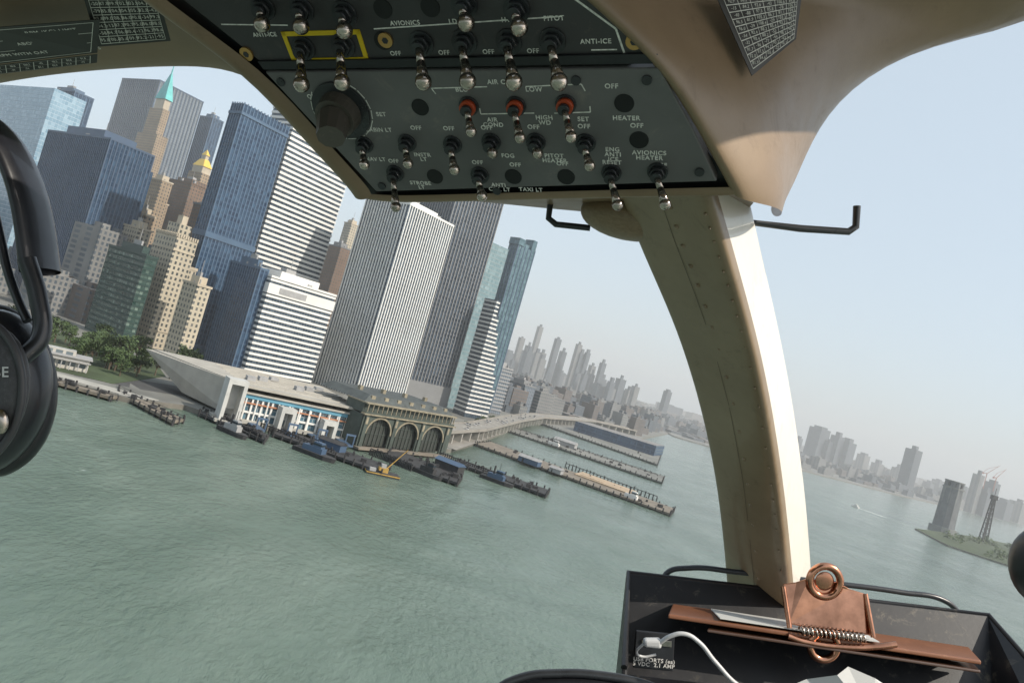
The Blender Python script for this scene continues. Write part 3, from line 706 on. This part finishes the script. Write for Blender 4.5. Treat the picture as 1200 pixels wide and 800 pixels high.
kb=MB(); cyl(kb,48.9,30,3.9,6,21,1,40); cyl(kb,48.9,30,6,16,15,0,32,14); cyl(kb,48.9,30,16,32,11.5,0,10,9.5,4,3)
pmesh('rotary_knob',kb,[m_knob,m_blk2],False)
gd=MB()
for (a0,b0,a1,b1) in [(23,-24,80,-21),(23,-6,80,-3),(23,-24,26,-3),(77,-24,80,-3)]:
    v=[P(a0,b0,.9),P(a1,b0,.9),P(a1,b1,.9),P(a0,b1,.9)]; w2=[P(a0,b0,1.6),P(a1,b0,1.6),P(a1,b1,1.6),P(a0,b1,1.6)]
    k=len(gd.v); gd.v+=v+w2; gd.f+=[(k+4,k+5,k+6,k+7),(k,k+1,k+5,k+4),(k+1,k+2,k+6,k+5),(k+2,k+3,k+7,k+6),(k+3,k,k+4,k+7)]; gd.m+=[0]*5
pmesh('yellow_outline',gd,[m_yel],False)
ln=MB()
def line(s0,t0,s1,t1,l=4.2,w_=.4):
    a=Vector((s0,t0)); b2=Vector((s1,t1)); d=(b2-a).normalized(); n=Vector((-d.y,d.x))*w_
    ln.quad([P(*(a-n),l),P(*(b2-n),l),P(*(b2+n),l),P(*(a+n),l)])
line(120,14,158,13); line(183,13,218,11.5); line(120,14,122,18); line(218,11.5,220,16); line(150,32,186,31); line(199,31,222,30)
line(150,32,150,28); line(222,30,222,26)
line(225,-8,240,-8,1.2); line(215,-40,240,-20,1.2,.6); line(240,-20,244,-6,1.2,.6)
line(90,-24,210,-28,1.2); line(-20,-30,30,-28,1.2)
for k in range(14):
    a=rad(-60+k*20); line(48.9+22.5*math.cos(a),30+22.5*math.sin(a),48.9+22.5*math.cos(a+.3),30+22.5*math.sin(a+.3),4.2,.35)
pmesh('legend_lines',ln,[m_txt],False)
def text(body,loc,R,size,mt,par,ext=.0001,align='CENTER',shear=0,name='legend',off=0):
    cu=bpy.data.curves.new(name,'FONT'); cu.body=body; cu.size=size*.001; cu.align_x=align; cu.align_y='CENTER'; cu.extrude=ext; cu.space_line=.85; cu.space_character=1.12; cu.offset=off
    cu.materials.append(mt); o=bpy.data.objects.new(name,cu); scene.collection.objects.link(o); o.parent=par
    m4=R.to_4x4(); m4.translation=Vector(mmv(loc)); o.matrix_local=m4; return o
for body,s,t in [("AIR COND",170,10),("BLO",140.5,15),("LOW",187.9,15),("AIR\nCOND",157,38),("HIGH\nWD",192,36),("SET",217,35),("OFF",236,13),("HEATER",243.8,34),("CABIN LT",72,45),("OFF",101,43),("OFF",125,43),("OFF",152,42),("OFF",184,41),("OFF",217,40),("OFF",250,39),
    ("AVIONICS\nHEATER",257,60),("FOG",163,63),("PITOT\nHEATER",195,64),("ENG\nANTI\nICE",234,60),("NAV LT",62,69),("INSTR\nLT",100,66),("OFF",76,70),("OFF",140,69),("OFF",167,70),("OFF",200,68),("RESET",233,66),("OFF",264,67),("STROBE\nLT",92,90),("ANTI\nCOL LT",152,89),("TAXI LT",175,90),("SET",78,33),("OFF",30,20)]:
    text(body,P(s,t,4.15),PR,4.3,m_txt,pan,off=.00008)
for body,s,t in [("ENG\nANTI-ICE",10,-24),("AVIONICS",112,-27),("LDG LT",148,-27),("HYD",178,-27),("PITOT",205,-27),("OFF",100,-8),("OFF",133,-8),("OFF",162,-8),("OFF",190,-8),("ANTI-ICE",228,-13),("FUEL PUMP",100,-52),("HORN",190,-52),("ON",0,-50)]:
    text(body,P(s,t,1.2),PR,4.0,m_txt,pan,off=.00006)

# ---- cabin headliner, console cowl
cab=ac_root('cabin_headliner')
R0_=[(-544,694,226),(-480,694,238),(-432,694,246),(-376,694,251),(-320,694,254),(-270,694,253),(-236,694,238)]
Ro=[(x*1.03,740,z*1.12+8) for x,y,z in R0_]
Ri=[(x*.985,y-18,z+2) for x,y,z in R0_]
R2_=[(-476,607,266),(-420,607,266),(-378,607,270),(-329,607,273),(-280,607,276),(-237,607,266),(-210,607,245)]
R3_=[(-540,433,285),(-420,433,290),(-360,433,292),(-300,433,292),(-262,433,290),(-230,433,285),(-210,433,280)]
R4_=[(-560,0,310),(-420,0,320),(-360,0,320),(-300,0,320),(-250,0,320),(-180,0,320),(-100,0,320)]
R5_=[(x,-900,z) for x,y,z in R4_]
loft('left_headliner',[Ro,R0_,Ri,R2_,R3_,R4_,R5_],m_trim,cab,2)
le=[(-98,-110),(-84,-90),(-55,-47),(0,0),(24,52),(46,92),(49,103)]
inn=[P(s,t,3) for s,t in le]; r1=[P(s-7,t+1,7) for s,t in le]; r2=[P(s-17,t+2,5) for s,t in le]; r3=[P(s-24,t+3,-8) for s,t in le]; r4=[P(s-30,t-4,-90) for s,t in le]
loft('console_left_rim',[inn,r1,r2,r3,r4],m_trim,cab,2)
be=[(42,100),(60,102),(100,99),(180,92.5),(260,86),(300,83),(312,82)]
loft('console_bottom_lip',[[P(s,t,3) for s,t in be],[P(s+1,t+3,5) for s,t in be],[P(s+3,t+8,3) for s,t in be],[P(s+6,t+12,-14) for s,t in be],[P(s+6,t+12,-90) for s,t in be]],m_trim,cab,2)
qs=[(160,-100),(222,-40),(263,0),(285,40),(306,82),(308,88)]
Q0=[P(s,t,2) for s,t in qs]; Q1=[P(s+6,t,8) for s,t in qs]
Q2=[(41,399,212),(68,407,188),(103,425,159),(133,451,130),(166,474,97),(170,482,88)]
Q3=[(99,451,239),(114,460,212),(146,468,176),(165,477,138),(179,490,100),(181,500,89)]
Q4=[(168,520,276),(189,520,240),(195,520,192),(195,520,150),(194,520,106),(190,520,91)]
Q5=[(299,564,299),(286,564,250),(250,564,205),(226,564,163),(210,560,116),(200,550,93)]
Q6=[(490,607,257),(368,607,242),(291,607,214),(251,607,172),(231,600,125),(206,585,98)]
Q7=[(x*1.06,y+45,z*1.13+6) for x,y,z in Q6]
def ext(r,x1): 
    return [(x1,-900,320),(x1,0,320)]+r
QQ=[ext(q,x) for q,x in zip([Q0,Q1,Q2,Q3,Q4,Q5,Q6,Q7],[-60,-20,40,110,190,300,430,470])]
loft('right_cowl',QQ,m_trim,cab,2)
loft('console_top',[[(-100,-900,322),(-100,0,322),P(-100,-125,-4)],[(-40,-900,322),(-40,0,322),P(160,-125,-4)]],m_trim,cab,0)
loft('console_nose',[[P(44,112,-14),P(100,110,-14),P(180,104,-14),P(260,97,-14),P(315,92,-14)],[(-70,640,125),(0,640,118),(60,640,112),(120,640,108),(215,620,104)]],m_trim,cab,1)

# placards on headliner
m_plc=simple('placard_dark',(.04,.038,.036),.5,var=.2)
m_ptx=simple('placard_print',(.70,.69,.64),.7,var=.2,scale=200)
def placard(pts,mt,rows,cols,txt=None,margin=.06,ts=.42):
    par=ac_root('ceiling_placard')
    a,b2,c,d=[Vector(p) for p in pts]
    child('plate',[tuple(q) for q in (a,b2,c,d)],[(0,1,2,3)],mt,par,0,False,.5)
    n=(b2-a).cross(d-a).normalized()
    if n.dot(-a)<0: n=-n
    X=(b2-a).normalized(); Z=n; Y=Z.cross(X)
    mb=MB()
    def at(u,v): 
        return (a*(1-u)+b2*u)*(1-v)+(d*(1-u)+c*u)*v+n*.6
    for r_ in range(rows+1):
        v=margin+(1-2*margin)*r_/rows
        mb.quad([mmv(at(margin,v-.006)),mmv(at(1-margin,v-.006)),mmv(at(1-margin,v+.006)),mmv(at(margin,v+.006))])
    for c_ in range(cols+1):
        u=margin+(1-2*margin)*c_/cols
        mb.quad([mmv(at(u-.003,margin)),mmv(at(u+.003,margin)),mmv(at(u+.003,1-margin)),mmv(at(u-.003,1-margin))])
    mb.obj('grid_lines',[m_ptx],parent=par)
    R=Matrix((X,Y,Z)).transposed(); rs=(d-a).length/rows
    rnd=random.Random(rows)
    for r_ in range(rows):
        for c_ in range(cols):
            s=txt[r_%len(txt)] if (txt and cols==1) else ('%0.1f'%rnd.uniform(80,110) if rnd.random()<.7 else '-%d'%rnd.randint(10,99))
            text(s,at(margin+(1-2*margin)*(c_+(.58 if cols==1 else .5))/cols,margin+(1-2*margin)*(r_+.5)/rows),R,rs*(ts if cols==1 else .5),m_ptx,par)
def sc_(p,k=.965): return tuple(q*k for q in p)
placard([sc_(q,.95) for q in [(-430,607,257),(-338,607,264),(-362,646,252),(-470,660,246)]],m_plc,3,1,["RPM (KG) LIMIT","ABOVE 15,000 FT HP","RPM WITH OAT IS AS FOLLOWS"],ts=.25)
placard([sc_(q,.95) for q in [(-470,660,245),(-362,646,250.5),(-368,656,247),(-474,668,240)]],m_plc,2,7)
placard([sc_(q,.955) for q in [(-342,590,275),(-282,590,275),(-292,633,257),(-354,633,252)]],m_plc,6,7)
placard([sc_(q,1.0) for q in [(122,445,209),(186,474,225),(186,485,198),(150,463,166)]],m_plc,10,6)

# ---- windshield centre post
post=ac_root('windshield_post')
PL=[(75,520,105),(93,555,76),(117,590,41),(144,633,0),(175,685,-63),(205,746,-138),(226,798,-202),(253,867,-300),(284,954,-429)]
RG=[(136,494,100),(156,529,72),(177,564,39),(202,607,0),(232,659,-61),(263,720,-133),(288,772,-196),(321,841,-291),(360,928,-417)]
PRr=[(174,538,108),(193,572,78),(214,607,42),(239,650,0),(270,702,-65),(303,763,-141),(329,815,-207),(362,884,-306),(403,971,-437)]
RG=[(x-5,y,z) for x,y,z in RG]
PL=[sc_(p,1.06) for p in PL]; RG=[sc_(p,.975) for p in RG]; PRr=[sc_(p,1.07) for p in PRr]
def lerp(a,b,t): return tuple(x+(y-x)*t for x,y in zip(a,b))
ra=[lerp(r,l,.025) for r,l in zip(RG,PL)]; rb=[lerp(r,l,.04) for r,l in zip(RG,PRr)]
la=[lerp(l,r,.05) for r,l in zip(RG,PL)]; lb=[(l[0]+6,l[1]+10,l[2]) for l in PL]
pc=[lerp(l,r,.06) for r,l in zip(RG,PRr)]
bk_=[((l[0]+r[0])/2,l[1]+75,l[2]+10) for l,r in zip(PL,PRr)]
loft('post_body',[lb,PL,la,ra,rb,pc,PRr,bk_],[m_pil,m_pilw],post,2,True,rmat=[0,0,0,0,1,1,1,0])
rv=MB()
for fr,off,tot,rr in ((.55,0,19,2.0),(.90,.5,26,1.1)):
    for k in range(tot):
        t=(k+off)/tot*7.6+.3; i0=int(t); u=t-i0
        if i0>=len(PL)-1: continue
        p=Vector(lerp(lerp(PL[i0],PL[i0+1],u),lerp(RG[i0],RG[i0+1],u),fr)); ball(rv,tuple(p*1.0003),rr)
pmesh('rivets',rv,[m_pil],True,post)
sm=MB()
for k in range(40):
    t0=k/40*7.9; t1=(k+1)/40*7.9
    def q(t,fr):
        i0=min(int(t),7); u=t-i0; return Vector(lerp(lerp(PL[i0],PL[i0+1],u),lerp(RG[i0],RG[i0+1],u),fr))*.9985
    sm.quad([q(t0,.47),q(t1,.47),q(t1,.475),q(t0,.475)])
pmesh('seam',sm,[simple('dark_seam',(.09,.065,.045),.8)],False,post)  # thin darker line drawn along the panel seam
ell('post_fairing',(92,590,98),(38,26,17),m_trim,post,(0,rad(12),0))

# ---- hooks
hk=ac_root('headset_hook'); tube('bar',[(32,607,118),(30,607,101),(36,607,96),(64,607,93)],2.6,m_blk2,hk,kind='POLY'); tube('tab',[(34,612,118),(70,612,114)],2.0,m_blk2,hk)
hk2=ac_root('headset_hook'); tube('bar',[(188,600,118),(189,600,97),(235,603,92),(276,607,90),(282,607,94),(283,607,111)],3.0,m_blk2,hk2,kind='POLY')

# ---- pilot headset
hs=ac_root('pilot_headset'); hs.matrix_world=AC@Matrix.Translation(Vector((-.010,0,.004)))
m_hs=simple('headset_black',(.012,.013,.018),.35,var=.3,scale=40,coat=.3); m_hg=worn('headset_gray',(.05,.05,.055),(.2,.2,.2),.4)
loft('headband',[[(-520,430,150),(-420,425,168),(-345,425,152),(-306,425,136),(-287,425,112),(-276,425,80),(-271,425,40)],
     [(-520,440,144),(-420,435,160),(-345,435,143),(-312,435,127),(-297,435,104),(-287,435,75),(-284,435,36)],
     [(-520,470,146),(-420,465,162),(-345,465,145),(-310,465,129),(-295,465,106),(-284,465,76),(-280,465,36)],
     [(-520,470,152),(-420,465,170),(-345,465,154),(-304,465,138),(-284,465,114),(-272,465,80),(-267,465,40)]],m_hs,hs,2,True)
tube('yoke',[(-300,440,82),(-294,440,56),(-288,438,36),(-280,436,18),(-274,434,8)],2.6,m_hs,hs)
tube('yoke_arm',[(-272,430,44),(-265,430,20),(-263,428,-2),(-270,422,-14)],5.0,m_hs,hs)
ell('ear_cup',(-303,440,-34),(36,28,50),m_hs,hs,(0,rad(12),0))
ell('cup_plate',(-288,416,-32),(26,9,38),m_hg,hs,(0,rad(12),0))
tube('cup_ring',[(-290+27*math.cos(a)+9*math.sin(a)*.2,412,-32+40*math.sin(a)) for a in [k*math.pi/8 for k in range(16)]],2.2,m_hg,hs,True)
tube('cushion_ring',[(-308+30*math.cos(a),452,-34+44*math.sin(a)) for a in [k*math.pi/8 for k in range(16)]],9,m_blk,hs,True)
ell('cup_button',(-271,407,-48),(4,3,7),m_chr,hs)
text('BOSE',(-276,405.5,-21),Matrix(((1,0,0),(0,0,-1),(0,1,0))),8,simple('gray_print',(.6,.6,.6),.5),hs,off=.0001)

# ---- lower centre: document tray, clipboard, cables
ty=ac_root('document_tray')
m_tray=worn('scuffed_black',(.009,.009,.011),(.14,.12,.09),.45,.7,60)
def slab(name,q,th,mt,par,bev=1.5):
    return child(name,q,[(0,1,2,3)],mt,par,0,False,th,bev)
slab('back_wall',[(134,852,-267),(549,852,-316),(512,785,-400),(112,782,-352)],5,m_tray,ty)
slab('left_wall',[(134,852,-267),(112,782,-352),(98,650,-360),(106,700,-310)],5,m_tray,ty)
slab('right_wall',[(549,852,-316),(512,785,-400),(500,650,-410),(545,700,-370)],5,m_tray,ty)
slab('shelf',[(112,782,-352),(512,785,-400),(500,650,-412),(98,650,-362)],5,m_tray,ty)
tube('rim',[(106,700,-308),(134,852,-266),(340,853,-290.5),(549,852,-315),(547,700,-368)],3,m_tray,ty,kind='POLY')
slab('usb_plate',[(128,765,-298),(168,765,-302),(165,760,-338),(124,760,-334)],5,m_blk,ty,1)
R_f=Matrix(((1,0,.0),(0,.0,-1),(0,1,0)))
text('USB PORTS (ea)\n5 VDC  2.1 AMP',(145,756,-328),Matrix.Rotation(rad(5),3,'Y')@R_f,5.6,m_txt,ty,off=.0001)
for dx in (0,18): slab('usb_socket',[(133+dx,761,-306),(146+dx,761,-307.5),(146+dx,761,-314),(133+dx,761,-312.5)],3,m_chr,ty,.5)
cb=ac_root('clipboard')
m_cop=worn('copper_brown_board',(.22,.09,.045),(.45,.27,.15),.35,.6,30); m_paper=simple('paper',(.55,.55,.53),.8,var=.06)
slab('board',[(161,763,-283),(484,763,-331),(512,830,-344),(180,830,-296)],4.5,m_cop,cb,1.5)
slab('paper_stack',[(215,765,-286),(380,765,-310.5),(390,826,-323.5),(222,826,-298.5)],1.2,m_paper,cb,.3)
slab('second_board',[(200,758,-296),(480,758,-338),(500,800,-350),(215,800,-306)],3,simple('dark_board',(.08,.04,.025),.4,coat=.4),cb,1)
m_clip=simple('clip_metal',(.50,.24,.15),.18,metal=1,var=.35,scale=40)
n_=[(286,782,-256),(300,782,-254),(312,781,-250),(345,781,-254),(356,782,-261),(373,782,-266),(374,772,-306),(330,768,-302),(288,772,-294)]
child('clip_plate',n_,[tuple(range(len(n_)))],m_clip,cb,0,False,2.5,1.2)
ring=lambda c,r,n=16,t=0:[(c[0]+r*math.cos(k*2*math.pi/n),c[1],c[2]+r*math.sin(k*2*math.pi/n)) for k in range(n)]
tube('clip_top_ring',ring((329,778,-252),16),4.0,m_clip,cb,True); ell('clip_top_disc',(329,779,-252),(10,2,10),m_clip,cb)
tube('clip_lower_ring',ring((322,764,-314),14),4.0,m_clip,cb,True)
tube('clip_spring',[(297+67*k/120,762+4.5*math.cos(k*2*math.pi/8),-297-8*k/120+4.5*math.sin(k*2*math.pi/8)) for k in range(121)],1.1,m_chr,cb,kind='POLY')
tube('clip_jaw',[(284,762,-303),(300,761,-308),(345,761,-314),(376,762,-314),(396,763,-312)],3.2,m_clip,cb)
tube('clip_side',[(286,780,-258),(287,765,-296)],2.6,m_clip,cb); tube('clip_side_r',[(373,781,-266),(374,766,-306)],2.6,m_clip,cb)
cw=ac_root('charging_cable'); m_wc=simple('white_cable',(.58,.58,.58),.4,var=.05)
slab('plug',[(132,744,-298),(150,744,-298),(150,744,-308),(132,744,-306)],9,m_wc,cw,3)
tube('cord',[(148,742,-302),(158,739,-294),(172,737,-291),(186,737,-299),(202,735,-318),(225,730,-340),(262,725,-352)],2.2,m_wc,cw)
tube('cord_tail',[(132,744,-304),(126,748,-314),(132,750,-319),(146,750,-317)],1.3,m_wc,cw)
bc=ac_root('black_cable'); tube('cord',[(176,862,-284),(180,862,-270),(205,860,-263),(260,858,-267),(350,856,-277),(450,857,-290),(505,860,-302),(526,862,-322)],3.2,m_blk2,bc)
ih=ac_root('instrument_hood')
loft('hood',[[(-40,607,-330),(-14,607,-288),(6,607,-277),(40,607,-273),(75,607,-275),(112,607,-283),(150,607,-300)],[(-45,560,-345),(-16,560,-296),(6,560,-285),(40,560,-281),(75,560,-283),(112,560,-291),(155,560,-310)],[(-50,560,-420),(-20,560,-420),(6,560,-420),(40,560,-420),(75,560,-420),(112,560,-420),(155,560,-420)]],m_blk,ih,2)
tube('hood_edge',[(-40,605,-325),(-14,605,-286),(6,605,-275),(40,605,-271),(75,605,-273),(112,605,-281),(150,605,-298)],3.5,m_blk2,ih)
pp=ac_root('paper_sheet')
child('sheet',[(236,650,-306),(262,658,-300),(284,646,-291),(298,656,-288),(316,644,-293),(338,650,-308),(345,600,-330),(300,610,-315),(245,600,-330)],[(0,1,7,8),(1,2,7),(2,3,7),(3,4,7),(4,5,6),(4,6,7)],m_paper,pp,0,False,.5)
mc=ac_root('dark_cabin_object'); ell('foam',(374,520,-158),(22,20,28),m_blk,mc); tube('boom',[(385,520,-150),(430,540,-120),(500,560,-40)],3,m_blk2,mc)  # unidentified dark object; its microphone form and boom are made up
